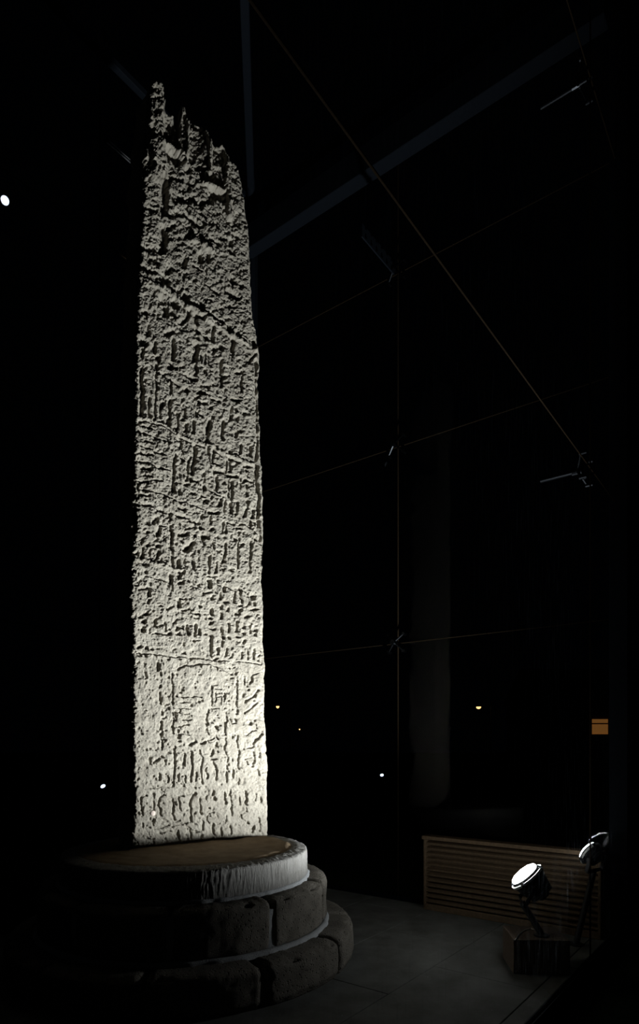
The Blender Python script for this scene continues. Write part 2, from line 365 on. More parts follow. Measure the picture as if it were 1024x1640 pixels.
def rounded_arc_block(r0, r1, z0, z1, a0, a1, b, seed, name):
    nA, nR, nZ = 44, 8, 22
    half = np.array([(a1 - a0) * r1 / 2, (r1 - r0) / 2, (z1 - z0) / 2]); faces = []; verts = {}; V = []
    def vid(i, j, k):
        key = (i, j, k)
        if key not in verts: verts[key] = len(V); V.append((2 * i / nA - 1, 2 * j / nR - 1, 2 * k / nZ - 1))
        return verts[key]
    for i in range(nA):
        for j in range(nR):
            faces.append((vid(i, j, 0), vid(i, j + 1, 0), vid(i + 1, j + 1, 0), vid(i + 1, j, 0)))
            faces.append((vid(i, j, nZ), vid(i + 1, j, nZ), vid(i + 1, j + 1, nZ), vid(i, j + 1, nZ)))
    for i in range(nA):
        for k in range(nZ):
            faces.append((vid(i, 0, k), vid(i + 1, 0, k), vid(i + 1, 0, k + 1), vid(i, 0, k + 1)))
            faces.append((vid(i, nR, k), vid(i, nR, k + 1), vid(i + 1, nR, k + 1), vid(i + 1, nR, k)))
    for j in range(nR):
        for k in range(nZ):
            faces.append((vid(0, j, k), vid(0, j, k + 1), vid(0, j + 1, k + 1), vid(0, j + 1, k)))
            faces.append((vid(nA, j, k), vid(nA, j + 1, k), vid(nA, j + 1, k + 1), vid(nA, j, k + 1)))
    P = np.array(V)
    s = np.sign(P); P = s * (1 - (1 - np.abs(P)) ** 1.35)          # crowd the rows towards the edges
    q = P * half; bb = np.array([b, b * 1.5, b * 1.15]); lim = half - bb
    inner = np.clip(q, -lim, lim); d = (q - inner) / bb; l = np.linalg.norm(d, axis=1, keepdims=True); nrm = d / np.maximum(l, 1e-9)
    q = inner + nrm * bb * np.minimum(1, np.maximum(l, 0) > 0)
    flatb = (P[:, 2] < -0.999)
    nz = fbm(q[:, 0] * 1000 + seed * 777 + q[:, 1] * 500, q[:, 2] * 1000 + q[:, 1] * 700 + 3000, 120, 5, 100 + seed, 0.66) * 0.009
    chip = fbm(q[:, 0] * 1000 + seed * 331, q[:, 2] * 1000 + q[:, 1] * 900 + 900, 70, 2, 300 + seed)
    corner = (np.abs(P) > 0.86).sum(1) >= 2
    nz -= np.where(corner & (P[:, 2] > 0.3), np.clip(chip - 0.16, 0, 1) * 0.08, 0)
    q = q + nrm * nz[:, None]
    A = (a0 + a1) / 2 + q[:, 0] / r1; rad = (r0 + r1) / 2 + q[:, 1]; z = (z0 + z1) / 2 + q[:, 2]
    z = np.where(flatb, z0, z)
    W = np.stack([rad * np.cos(A), rad * np.sin(A), z], -1)
    return np_mesh(name, W, np.array(faces), M_BLOCK, pl)
gap = 0.007
for i in range(10):
    a0 = R(-48 + 36 * i); rounded_arc_block(0.70, R2 + .004, Z2B, Z1B - .004, a0 + gap / R2, a0 + R(36) - gap / R2, 0.045, i, 'block')
for i in range(11):
    a0 = R(-24.5 + 360 / 11 * i); rounded_arc_block(0.86, R3 + .004, 0.0, Z2B - .004, a0 + gap / R3, a0 + R(360 / 11) - gap / R3, 0.050, 20 + i, 'block')
for r, z0, z1 in ((R2 - .016, Z2B, Z1B - .075), (R3 - .030, 0.0, Z2B - .095)):
    bm = bmesh.new(); lathe(bm, (0, 0, 0), UP, [(r - .2, z0), (r, z0), (r, z1), (r - .2, z1)], 140, True); mesh_obj('mortar_core', bm, M_MORTAR if r < 1.2 else M_BLOCK, pl, True)
def mortar_ring(r, z, w, t, seed):
    n = 300; th = np.arange(n) / n * 2 * np.pi; a = th * r * 1000
    wob = fbm(a + 100, a * 0 + seed * 50, 60, 3, 70 + seed) * 0.010
    P = [(r - .03, z - .02, 0), (r - .02, z + t, 0), (r + .006, z + t, 1), (r + w * .75, z + t * .45, 1), (r + w, z - .016, 1)]
    V = np.concatenate([np.stack([(p[0] + wob * p[2]) * np.cos(th), (p[0] + wob * p[2]) * np.sin(th), p[1] + 0 * th], -1) for p in P])
    idx = np.arange(len(P) * n).reshape(len(P), n); nx = np.roll(idx, -1, 1)
    np_mesh('mortar_ring', V, np.stack([idx[:-1], nx[:-1], nx[1:], idx[1:]], -1).reshape(-1, 4), M_MORTAR, pl)
mortar_ring(R1, Z1B + .002, 0.026, 0.016, 1)
mortar_ring(R2, Z2B + .002, 0.030, 0.018, 2)

# ------------------------------------------------------------------ the carved stone
LE = [(120, 242), (135, 242), (167, 239), (190, 236), (232, 235), (260, 229), (280, 228), (305, 230), (350, 227), (397, 224.6), (440, 223), (500, 220), (580, 218), (600, 216), (670, 215), (724, 213.6), (760, 214.5), (783, 216), (820, 213), (877, 211.7), (920, 210), (944, 209), (980, 210.5), (1037, 210.5), (1080, 213), (1134, 211), (1200, 213), (1270, 214), (1340, 212), (1362, 212.5)]
RE = [(120, 380), (200, 383), (280, 387.5), (327, 394.5), (357, 399), (397, 401.6), (440, 403.4), (463, 403.4), (510, 407.4), (529, 412), (552, 413.8), (564, 418), (590, 418.4), (609, 414.5), (630, 416.8), (670, 417.5), (694, 419.8), (731, 419), (750, 421.5), (783, 422.7), (854, 423.8), (900, 422.7), (932, 421.5), (967, 423.8), (1025, 425), (1072, 426.9), (1134, 426), (1181, 428.5), (1223, 430.9), (1259, 429.7), (1331, 430.9), (1362, 431)]
TOP = [(235, 137), (240, 134), (255, 135), (258.6, 143), (262, 162), (264, 172), (270, 177), (280, 178), (284, 190), (287, 216), (290, 212), (292.5, 168), (296, 170), (300.8, 183), (302.4, 192), (312.5, 190), (327.7, 197), (331, 207), (336, 223), (340.6, 225.5), (352, 229), (359, 237), (364, 251), (376, 260), (381, 266), (386, 281)]
# carved and eroded hollows, read off eight enlargements: width, depth class, then points; lower-case r = raised
TILES = [
(120, '''40 5 370,260 372,330 375,410|66 6 285,440 340,435 365,470 390,505|66 6 300,545 345,555 375,590|30 4 440,570 470,600|34 4 450,635 440,665|28 4 520,640 560,655|25 3 265,660 300,683|20 3 440,420 450,450|r22 2 428,300 435,380 432,470 428,560|r22 2 555,370 582,480 580,683|r22 2 665,490 692,560 695,683|r120 2 205,80 212,300 240,683|r30 2 290,495 350,510 400,560 430,620|30 3 620,500 650,540|30 3 470,340 510,360|24 3 265,300 290,330|26 3 180,560 170,620'''),
(280, '''50 6 270,20 285,120 285,200 275,270|52 6 270,370 275,440 285,500 265,530|26 4 290,370 350,345|26 4 150,230 220,245|46 5 140,510 200,520|36 4 210,590 225,600|44 4 140,640 210,670|44 4 310,640 300,670|26 4 340,15 400,40|36 4 450,20 450,90|30 4 390,160 440,190|36 5 460,165 510,180 570,195|26 4 525,190 525,230|48 5 620,120 640,160 680,180|32 5 600,140 600,200|20 3 660,130 690,190|36 5 430,285 460,310|36 5 495,330 520,355|22 4 635,330 640,370|20 3 390,100 420,110|20 3 350,250 390,290|26 4 590,440 650,475|26 4 660,440 690,435|22 4 440,430 450,410|40 5 520,550 540,590|26 4 575,540 575,590|32 4 420,570 415,630|26 4 480,620 530,650|26 4 735,450 735,480|22 3 770,410 785,440|26 4 725,515 750,540|18 3 680,270 720,330|20 3 735,180 760,170|20 3 375,425 375,435|16 3 370,600 380,620|r34 2 690,40 710,150 715,300|r24 2 540,60 600,90 670,110|r40 1.5 545,480 590,520|r30 1.5 470,450 480,455'''),
(440, '''r42 1.6 150,45 250,90 330,130 420,215 540,275 640,350 760,420 900,500|15 4 130,10 220,60 300,75 370,130 420,170 520,230 620,295 680,330 740,380 800,430 840,460|54 5 280,20 290,50|38 5 425,150 430,180|32 4 490,195 490,210|42 5 540,215 540,245|26 4 375,105 380,120|34 5 590,275 625,295|26 4 670,320 680,340|42 5 725,370 735,385|32 4 775,405 790,415|26 4 825,455 832,458|46 5 885,470 890,490|40 5 735,30 760,60|24 3 600,95 640,130|46 5 720,120 745,140 780,155|16 3 770,40 800,75|30 4 725,220 735,222|26 4 668,225 672,226|20 3 660,38 660,44|24 4 488,45 494,45|42 5 265,165 275,190|36 5 285,220 290,280|16 3 240,200 260,170|36 5 345,190 350,230|22 4 330,260 355,295|32 5 390,330 430,310 445,265|32 5 500,285 545,300|20 4 495,300 500,340|32 5 495,370 520,395|18 5 610,360 610,460|18 4 540,410 600,455|20 4 655,380 655,400|30 4 618,505 624,505|26 4 660,500 666,500|36 5 135,265 160,260|22 4 165,360 165,410|56 5 135,450 140,470|22 4 215,470 215,530|36 5 295,410 340,395|26 5 340,440 340,520 338,580|36 5 500,490 495,540 485,590|8 3 535,540 530,600|8 3 553,545 550,605|8 3 572,550 570,610|22 5 745,450 745,530|32 4 732,550 738,550|18 5 662,580 662,680|32 5 235,570 240,590|26 4 225,620 228,650|26 5 330,610 360,635|30 5 318,640 324,640|24 4 398,630 402,630|20 4 495,620 490,680|16 4 855,600 870,570 905,540|22 5 905,590 905,680|26 4 770,675 800,670|14 4 225,670 300,680|20 4 125,520 125,560|20 4 125,640 125,670|16 4 555,650 555,670|14 3 510,430 510,440'''),
(600, '''24 5 120,5 122,80 125,160 122,270|12 4 220,5 218,150 212,220 215,300|16 4 172,160 170,220 178,285|12 4 312,40 325,130|20 5 315,40 345,60 375,80|18 4 315,170 310,260 308,350|20 4 270,200 258,240|20 4 262,325 268,325|14 3 250,240 255,300|16 5 362,270 370,340 360,380|16 4 405,220 415,300|20 4 425,345 415,390|18 4 475,320 472,400|14 3 495,250 500,290|30 5 440,10 490,40|26 4 430,105 440,120|28 5 573,80 577,80|24 5 530,120 580,140|26 5 520,195 555,200|26 4 588,235 592,235|22 4 510,270 530,275|26 5 590,320 580,360 575,400|14 4 575,400 570,455|14 5 662,10 662,90|16 3 600,170 650,185|22 5 675,320 675,400 670,440|12 4 800,10 800,110|24 5 740,170 790,175|20 4 735,230 740,290|26 4 772,295 778,295|28 4 763,405 767,415|22 4 822,270 828,270|18 3 688,240 692,240|20 5 905,10 905,130 912,230 908,330 915,420 910,560 905,680|r24 1 90,290 200,320 300,370 400,440 560,480 700,540 800,590 900,620|13 5 110,315 200,330 270,355 345,405|16 5 385,430 445,470|16 5 125,350 205,375|14 5 115,395 200,420 280,455|18 5 150,455 190,465|16 5 115,490 185,515|12 4 200,530 280,550|16 5 110,540 190,548|14 5 100,590 180,605 230,635 310,660|30 5 140,640 180,650|20 5 385,450 385,500|8 4 385,500 430,580|16 5 355,545 400,570 435,590|14 5 350,550 345,640 335,680|16 5 455,560 440,600 435,680|22 5 490,480 485,540 475,620 462,680|18 5 500,475 545,495|14 4 575,490 577,540|8 4 580,540 590,640|22 5 610,520 660,550|16 5 608,530 610,580|22 5 720,570 780,600|14 5 725,590 725,660|12 4 695,590 700,680|24 5 620,660 680,665|20 5 830,630 870,635|18 4 838,650 842,650|24 4 620,610 640,620|14 3 758,550 762,550|14 4 870,490 870,560|14 4 795,480 795,540|10 4 880,605 870,600|16 4 718,535 722,535'''),
(760, '''22 5 905,0 915,100 920,200 915,300 930,400 935,480|8 4 940,420 940,680|14 5 90,45 180,50|16 5 95,95 175,105|14 5 110,140 175,142|14 5 140,5 180,15|12 5 200,35 260,45|12 4 95,60 95,160|10 5 185,115 250,130 325,165|28 5 80,205 90,205|24 5 135,205 200,215|14 5 215,225 270,255|22 5 75,230 75,400|18 5 340,10 338,60 335,120|24 5 460,40 500,50|18 5 420,75 440,65|18 4 380,100 380,140|26 5 473,130 477,130|12 4 430,10 425,40|24 5 550,80 550,100|10 4 545,0 547,70|12 4 570,80 600,110|20 5 543,150 547,150|26 5 548,185 552,185|10 4 600,150 590,170|16 5 630,20 635,110|16 5 610,120 645,140|14 5 715,30 720,160|14 4 735,50 738,170|26 5 720,10 780,15|16 5 825,45 875,50|10 4 795,20 800,90|12 4 840,70 840,150|10 5 340,180 420,190 480,210 540,240|18 5 380,230 415,240|14 5 330,265 375,290|26 5 385,290 435,300|24 5 460,325 505,330|8 4 400,340 440,365 480,350|14 5 310,265 320,310|14 5 318,350 325,400 320,460 325,540 335,620|22 5 590,265 645,270|16 5 590,290 590,340|26 5 598,380 602,380|24 5 530,360 534,362|16 5 655,190 655,220|12 5 685,180 685,250|18 4 730,200 730,260|12 4 770,190 765,270|16 5 850,180 840,230 825,290|14 4 885,240 880,300|14 5 710,335 745,345|12 5 680,320 675,400|8 4 700,350 700,400|14 5 860,320 895,335|12 5 860,330 860,360|16 4 780,370 800,370|8 4 820,335 850,355|26 5 158,335 162,335|20 5 168,395 172,395|24 5 220,300 200,330|26 5 225,410 250,370|12 4 250,350 300,355|20 5 163,485 167,485|24 5 233,490 237,490|8 3 170,540 180,510 205,500 235,515 240,545 225,580 200,590 175,575 170,540|8 3 195,545 205,530 218,545 205,560|26 5 83,540 87,540|14 4 130,500 130,560|26 5 143,620 147,620|18 4 148,665 152,665|14 4 68,660 72,660|r22 1.2 80,580 180,600 320,640 430,665|30 5 390,415 430,405|20 5 393,460 397,460|36 5 425,520 450,495 475,470|34 5 545,430 570,430|12 5 540,440 545,480|12 4 610,460 615,510|16 5 590,560 580,600 578,670|16 5 690,470 690,540 685,600|20 5 375,580 380,630|18 5 470,590 472,640|10 4 415,590 415,630|10 4 630,600 625,670|12 5 780,400 780,520 775,640|14 5 868,450 860,560 855,670|18 5 763,435 767,445|18 4 813,480 817,480|18 4 898,440 902,450|14 5 728,640 732,660|26 5 380,672 400,672|12 4 488,415 490,425|10 4 680,640 680,660'''),
(920, '''10 5 150,15 230,30|14 5 240,35 300,55|26 5 320,10 320,60|10 5 330,70 332,110|24 5 380,10 380,20|24 5 390,55 400,55|10 4 570,10 630,15|16 5 465,80 500,90|8 4 500,90 525,110|28 5 590,45 590,90|10 5 600,40 650,70|22 5 690,80 690,110|8 4 690,70 730,100|22 5 788,105 792,115|14 5 785,120 800,190|10 4 800,105 830,120|26 5 885,145 880,170|14 5 885,190 885,210|12 5 655,120 660,170|12 5 755,110 755,190|10 5 850,130 850,210|22 4 148,95 154,95|14 4 110,110 130,100|28 5 170,125 170,140|18 5 175,180 165,200|10 5 245,215 290,235 325,225|26 5 375,180 375,220|14 5 380,160 420,165|14 4 400,250 420,245|20 4 448,235 452,235|12 5 465,262 515,272|20 4 520,210 520,220|10 4 545,130 600,120|26 5 605,160 605,170|26 5 605,240 605,265|24 5 593,295 597,295|14 4 670,215 670,235|18 4 710,240 710,250|16 4 670,265 665,300|18 5 770,260 770,270|22 5 803,215 807,215|18 5 800,245 800,255|18 5 870,245 910,235|14 5 825,295 850,290|22 4 700,190 710,192|16 4 130,280 165,275|16 4 108,295 112,295|28 5 128,325 134,325|30 5 135,375 135,385|16 4 210,320 212,350|8 4 270,310 280,380|14 5 220,405 260,410|26 5 312,405 318,405|10 4 265,415 300,412|20 4 365,380 375,360 410,365|28 5 378,410 384,410|16 5 430,350 440,400|18 5 490,350 485,420|16 5 520,380 515,410|10 4 340,330 370,310|18 5 600,328 600,340|14 5 590,370 620,372|16 5 668,370 672,420|14 5 668,450 670,490|14 4 720,340 715,390|14 5 770,320 775,390|16 5 815,340 820,370|20 5 818,405 822,405|16 5 820,455 820,465|18 5 778,425 782,425|16 5 865,350 868,400|24 5 900,370 900,380|18 5 905,405 905,415|18 4 715,425 715,435|16 4 680,420 680,430|18 5 598,420 600,470 600,550|10 4 470,460 500,455|16 4 90,500 110,490|16 4 148,505 154,503|16 4 188,515 194,513|12 4 348,510 354,510|16 4 408,540 414,540|14 5 640,505 640,545|16 5 628,575 632,575|12 5 705,510 700,560|8 4 720,570 740,565 740,540|12 5 815,530 805,575|10 5 850,520 850,580|12 5 890,520 885,580|10 5 925,520 920,590|9 5 60,535 150,542 270,555 350,560|7 4 350,560 440,568|10 5 440,570 545,572|7 4 560,580 720,595|7 4 760,598 930,612'''),
(1040, '''14 5 370,145 400,125 440,108 520,98|8 5 520,98 600,105 660,130 730,165|20 5 736,165 740,165|14 4 718,128 724,128|14 4 758,130 762,130|16 5 240,100 240,140|20 5 255,165 255,175|18 4 145,165 148,200|20 5 243,260 247,260|14 5 245,300 248,370|16 5 255,420 255,440|12 5 255,465 285,465|16 5 252,490 252,540|12 5 262,560 258,683|14 5 325,165 328,200|9 5 328,200 330,375|10 5 330,440 338,575|10 4 383,245 388,244|14 4 388,297 392,297|16 5 360,318 365,318|7 4 400,326 520,328|11 5 385,366 440,366|9 5 380,405 440,410|9 5 350,435 440,440|8 4 350,450 350,490|10 5 400,482 450,482|9 5 355,530 440,518|7 4 370,550 370,580 440,585|7 4 430,560 430,580|9 5 590,255 597,380|12 5 615,270 660,275|10 5 622,300 620,360|8 5 665,300 658,380|10 5 685,305 682,360|8 5 690,300 710,300|10 4 718,372 722,372|8 4 620,320 650,320|8 4 570,430 575,410 600,405 640,400|8 5 565,440 568,500 572,590|14 5 573,505 577,515|16 5 598,420 602,420|12 5 635,465 645,465|20 5 636,530 640,540|14 5 598,500 602,500|12 5 700,430 695,520 690,580|12 5 690,600 690,683|14 5 658,520 662,520|10 5 775,190 775,280 770,350 775,440|8 4 720,470 730,510 755,510|10 4 760,480 760,500|12 5 775,590 772,683|14 5 740,595 740,605|16 5 870,185 865,240|9 5 870,170 920,165|9 5 820,190 825,240|12 5 840,272 850,270|12 5 830,365 870,325 915,285|12 5 825,440 870,400 910,360|18 5 860,505 870,490|12 5 905,510 905,540|10 5 835,585 900,555|14 5 880,650 910,605 945,580|12 5 840,680 880,660|18 5 383,630 387,630|20 5 455,650 490,628|22 5 535,645 550,635|10 4 550,630 610,615|12 5 630,600 640,620|20 5 636,650 640,660|12 4 138,425 143,425|14 5 345,665 345,678'''),
(1200, '''16 5 335,0 345,30|13 5 345,30 342,150 335,260|6 4 140,270 335,262|18 5 240,70 200,90|16 5 258,52 262,58|16 5 415,40 415,110|16 5 455,10 465,60 465,130 455,190|10 5 520,10 530,60 525,120 530,240|12 5 455,170 460,220|22 5 605,70 635,70|14 5 610,90 630,140 632,210|14 5 600,10 595,50|10 4 640,5 640,15|11 5 695,10 705,60 700,220|11 5 780,0 780,110 780,140|9 4 740,140 740,200|9 4 780,200 780,240|14 5 245,170 250,210|10 4 285,170 300,200 295,230|12 4 375,175 375,210|14 4 388,235 392,235|10 4 420,180 422,230|10 4 490,165 495,220|10 4 565,130 560,200|12 5 885,20 890,80 880,120|10 4 830,70 860,65|10 5 925,20 925,60|10 5 915,140 918,185|12 4 838,85 842,95|12 5 120,330 115,380 125,450|8 4 125,330 155,325|14 5 240,340 240,400 260,460|10 4 240,335 270,315|12 5 205,370 195,420|13 5 332,350 330,420 340,490|10 5 370,340 380,400 390,425|8 4 370,330 400,320|10 5 345,500 380,495|16 5 485,300 460,330 450,400 460,500|12 5 520,340 525,440|9 4 200,550 300,525|8 4 320,530 440,505|16 5 605,290 605,320|18 5 620,340 620,350|14 5 578,405 582,405|8 5 575,450 565,480 580,505|8 4 580,445 610,435|14 5 690,290 690,380|12 5 725,280 730,360 740,450|10 5 785,330 790,380|14 5 825,290 840,380|10 5 835,400 838,425|8 5 800,445 800,475 820,490|8 5 805,440 825,430|12 5 895,310 895,355|10 5 930,330 935,360|16 5 841,507 845,507|10 5 920,470 925,560|9 4 885,520 880,570|10 4 695,460 690,510|14 5 130,510 130,540|16 5 243,572 247,578|14 5 370,560 370,620|12 5 455,550 455,600|18 5 498,567 502,573|12 5 535,500 535,560|14 5 615,510 615,590|12 5 730,530 730,580|10 4 660,540 665,590|10 5 200,480 200,530|14 4 163,615 167,615|8 4 240,570 320,560'''),
]
FD = Vector((0.811, 0.585, 0)).normalized(); FN = Vector((0.585, -0.811, 0)).normalized()
BR = px_on_z(430.9, 1339, Z1T)
THICK = 0.34
def stone_mesh():
    NC, NR = 300, 1560
    s = np.linspace(0, 1, NC); q = np.linspace(0, 1, NR)
    le = np.array(LE); re_ = np.array(RE); tp = np.array(TOP)
    ty = np.interp(235 + (386 - 235) * s, tp[:, 0], tp[:, 1]); by = 1360.0 + (1339.0 - 1360.0) * s + 3
    tb0 = 150.0 + 131.0 * s
    Y = tb0[None] + (by - tb0)[None] * q[:, None]
    Y = Y + (ty - tb0)[None] * (np.clip(1 - q[:, None] / 0.16, 0, 1) ** 2)
    Lx = np.interp(Y, le[:, 0], le[:, 1]); Rx = np.interp(Y, re_[:, 0], re_[:, 1])
    Lx = Lx + fbm(Y + 50, Y * 0 + 3, 14, 3, 401) * 3.2; Rx = Rx + fbm(Y + 80, Y * 0 + 9, 16, 3, 402) * 2.0
    X = Lx + (Rx - Lx) * s[None]
    MPX = 0.0052
    h = np.zeros_like(X)
    # lumps, worn more towards the top
    up = np.clip((520 - Y) / 300, 0, 1)
    h += fbm(X, Y, 34, 3, 410) * (0.006 + 0.018 * up)
    h += fbm(X * 1.3, Y * .8, 12, 3, 420) * (0.003 + 0.012 * up)
    band = np.clip((Y - 440) / 60, 0, 1) * np.clip((1420 - Y) / 300, 0.25, 1)
    h += fbm(X * 3.0, Y, 26, 3, 480) * 0.012 * band
    flute = np.clip((330 - Y) / 120, 0, 1)
    h -= flute * 0.03 * (1 - np.cos((X - 258 - (Y - 200) * 0.05) / 36.0 * 2 * np.pi)) * 0.5 * np.clip((X - 258) / 6, 0, 1)
    rough = fbm(X, Y, 4.6, 3, 430, 0.75)
    h += rough * (0.0125 + 0.003 * up) * np.clip((1420 - Y) / 500, 0.62, 1)
    pit = np.clip(fbm(X, Y, 6, 2, 440) - 0.20, 0, 1); h -= pit * (0.04 + 0.03 * up)
    wx = X + fbm(X, Y, 9, 3, 450) * 3.4; wy = Y + fbm(X, Y, 9, 3, 460) * 3.4
    carve = np.zeros_like(X); raise_ = np.zeros_like(X)
    for oy, txt in TILES:
        for item in txt.split('|'):
            tk = item.split(); up_ = tk[0][0] == 'r'
            w = float(tk[0][1:] if up_ else tk[0]) / 4.2667; d = float(tk[1])
            pts = np.array([[float(a) for a in p.split(',')] for p in tk[2:]]) / 4.2667 + np.array([200, oy])
            if oy >= 1040: w *= 0.8; d *= 0.85
            if not up_: w = w if w < 3 else 3 + (w - 3) * 0.8
            hw = w / 2
            y0, y1 = pts[:, 1].min() - hw * 4 - 7, pts[:, 1].max() + hw * 4 + 7
            r0 = max(0, int((y0 - 150) / (1362) * NR) - 260); 
            # rows whose y span may reach the stroke
            rows = np.where((Y.max(1) > y0) & (Y.min(1) < y1))[0]
            if len(rows) == 0: continue
            ra, rb = rows[0], rows[-1] + 1
            x0, x1 = pts[:, 0].min() - hw * 4 - 7, pts[:, 0].max() + hw * 4 + 7
            cols = np.where((X[ra:rb].max(0) > x0) & (X[ra:rb].min(0) < x1))[0]
            if len(cols) == 0: continue
            ca, cb = cols[0], cols[-1] + 1
            gx = wx[ra:rb, ca:cb]; gy = wy[ra:rb, ca:cb]; dist = np.full(gx.shape, 1e9)
            for (ax, ay), (bx, by_) in zip(pts, pts[1:]):
                dx, dy = bx - ax, by_ - ay; L2 = dx * dx + dy * dy + 1e-9
                t = np.clip(((gx - ax) * dx + (gy - ay) * dy) / L2, 0, 1)
                ox = gx - ax - t * dx; oy_ = gy - ay - t * dy; dd = np.hypot(ox, oy_)
                if not up_:                       # carved with one steep side and one side that runs out gently
                    side_ = np.clip((-0.86 * ox - 0.5 * oy_) / np.maximum(dd, 1e-6), 0, 1)
                    dd = np.where(dd > hw * .25, hw * .25 + (dd - hw * .25) / (1 + 2.0 * side_), dd)
                dist = np.minimum(dist, dd)
            if up_:
                f = np.clip(1 - (dist - hw * .5) / (hw * .8), 0, 1); f = f * f * (3 - 2 * f)
                raise_[ra:rb, ca:cb] = np.maximum(raise_[ra:rb, ca:cb], f * d * (0.009 if oy > 300 else 0.018))
            else:
                f = np.clip(1 - (dist - hw * .18) / (hw * .72 + .45), 0, 1)
                dep = min(d * 0.0085, max(w, 2.2) * MPX * 1.75)
                carve[ra:rb, ca:cb] = np.maximum(carve[ra:rb, ca:cb], f * dep)
    h += raise_ - carve
    e = np.minimum(X - Lx, Rx - X); h -= 0.030 * np.clip(1 - e / 6.0, 0, 1) ** 2
    et = (Y - ty[None]); h -= 0.025 * np.clip(1 - et / 5.0, 0, 1) ** 2
    # ray through each pixel onto the plane of the face
    dx = (X - CX) / F; dz = -(Y - HY) / F
    kk = (BR.x * FN.x + BR.y * FN.y) / (dx * FN.x + FN.y)
    P = np.stack([dx * kk, kk, EYE + dz * kk], -1) + h[..., None] * np.array(FN)[None, None]
    P[-1, :, 2] = Z1T - 0.005
    O = np.array(PC + UP * Z1T)
    V = [(P - O).reshape(-1, 3)]; n0 = NR * NC; idx = np.arange(n0).reshape(NR, NC)
    quads = [np.stack([idx[:-1, :-1], idx[1:, :-1], idx[1:, 1:], idx[:-1, 1:]], -1).reshape(-1, 4)]
    # sides, top and back follow the outline with their own roughness
    loop = np.concatenate([idx[::-1, 0], idx[0, 1:], idx[1:, -1]])
    prev = loop; K = 9
    base = P.reshape(-1, 3)[loop]
    cen = np.array([(base[:, 0].mean()), base[:, 1].mean(), 0])
    side_n = np.zeros_like(base); nl = NR; side_n[:nl] = -np.array(FD); side_n[nl + NC - 2:] = np.array(FD); side_n[nl:nl + NC - 2] = (0, 0, 1)
    li = np.arange(len(loop))
    for k in range(1, K):
        dpt = THICK * k / (K - 1)
        bulge = 0.020 * math.sin(math.pi * k / (K - 1))
        nzv = fbm(li * 1.0, li * 0 + dpt * 400, 26, 4, 470) * 0.03 + bulge
        B = base - np.array(FN)[None] * dpt + side_n * nzv[:, None]
        if k == K - 1: B = B - side_n * 0.02
        B[0, 2] = B[-1, 2] = Z1T - 0.005
        V.append(B - O); cur = n0 + (k - 1) * len(loop) + li
        quads.append(np.stack([prev[:-1], prev[1:], cur[1:], cur[:-1]], -1)[:, ::-1]); prev = cur
    # back: rungs between the two sides, then fans under the top outline
    left = prev[:NR][::-1]; right = prev[NR + NC - 2:]; top = prev[NR - 1:NR + NC - 1]
    right = np.concatenate([[top[-1]], right[1:]]) if len(right) == NR else np.concatenate([[top[-1]], right])[:NR]
    rk = int(NR * 0.2)
    qb = np.stack([left[rk:-1], right[rk:-1], right[rk + 1:], left[rk + 1:]], -1)
    quads.append(qb)
    V = np.concatenate(V); Q = np.concatenate(quads)
    hub = len(V); V = np.concatenate([V, ((V[left[rk]] + V[right[rk]]) / 2)[None]])
    ring = np.concatenate([left[:rk + 1][::-1], top[1:], right[1:rk + 1], left[rk:rk + 1]])
    tb = np.stack([np.full(len(ring) - 1, hub), ring[1:], ring[:-1]], -1)
    me = bpy.data.meshes.new('standing_stone')
    tri = tb[:, :3]
    lens = np.concatenate([np.full(len(Q), 4), np.full(len(tri), 3)]).astype(np.int32)
    flat = np.concatenate([Q.ravel(), tri.ravel()]).astype(np.int32)
    me.vertices.add(len(V)); me.vertices.foreach_set('co', V.astype(np.float32).ravel())
    me.loops.add(len(flat)); me.loops.foreach_set('vertex_index', flat)
    me.polygons.add(len(lens)); me.polygons.foreach_set('loop_start', np.concatenate([[0], np.cumsum(lens)[:-1]]).astype(np.int32))
    me.update(calc_edges=True); me.validate(); me.polygons.foreach_set('use_smooth', np.full(len(me.polygons), True))
    me.materials.append(M_STONE)
    return me
stone = bpy.data.objects.new('standing_stone', stone_mesh()); stone.location = PC + UP * Z1T; C.objects.link(stone)
tag(stone, 'tall weathered carved sandstone slab with a broken slanting top on the round plinth', 'standing stone')
# a small round plug set in the lowest carved row
kk = lambda X_, Y_: (BR.x * FN.x + BR.y * FN.y) / ((X_ - CX) / F * FN.x + FN.y)
k_ = kk(244.5, 1302.4); pp = px(244.5, 1302.4, k_) - (PC + UP * Z1T)
bm = bmesh.new(); lathe(bm, pp - FN * 0.02, FN, [(0, 0), (0.022, 0), (0.022, 0.026), (0.017, 0.031), (0, 0.032)], 20)
o = mesh_obj('plug', bm, plain('pinkish_plug', (0.55, 0.46, 0.40), 0.8), stone, True); o['label'] = 'round pinkish plug set into the lowest carved row'

# ------------------------------------------------------------------ louvred box behind the floodlight
P0 = px_on_z(815, 1480, 0); GL, GR = 0.88, 0.80; GH = 0.745; GD = 0.13
gc = P0 + D2 * ((GR - GL) / 2)
lv = empty('louvred_box', gc + D1 * (GD / 2)); tag(lv, 'low brown box with horizontal louvre slats on the floor behind the floodlight', 'louvre')
half = (GL + GR) / 2
def part_box(name, c, h, mat, parent, b=0.003):
    bm = bmesh.new(); box(bm, c, h, (D2, D1, UP)); bev(bm, b, 1); return mesh_obj(name, bm, mat, parent)
part_box('back_panel', D1 * (GD / 2 - .01) + UP * GH / 2, (half, .01, GH / 2), M_BOXW, lv)
part_box('top_board', UP * (GH - .018) - D1 * 0.01, (half + .01, GD / 2 + .01, .018), M_BOXW, lv)
part_box('bottom_board', -D1 * (GD / 2 - .012) + UP * 0.03, (half, .012, .03), M_BOXW, lv)
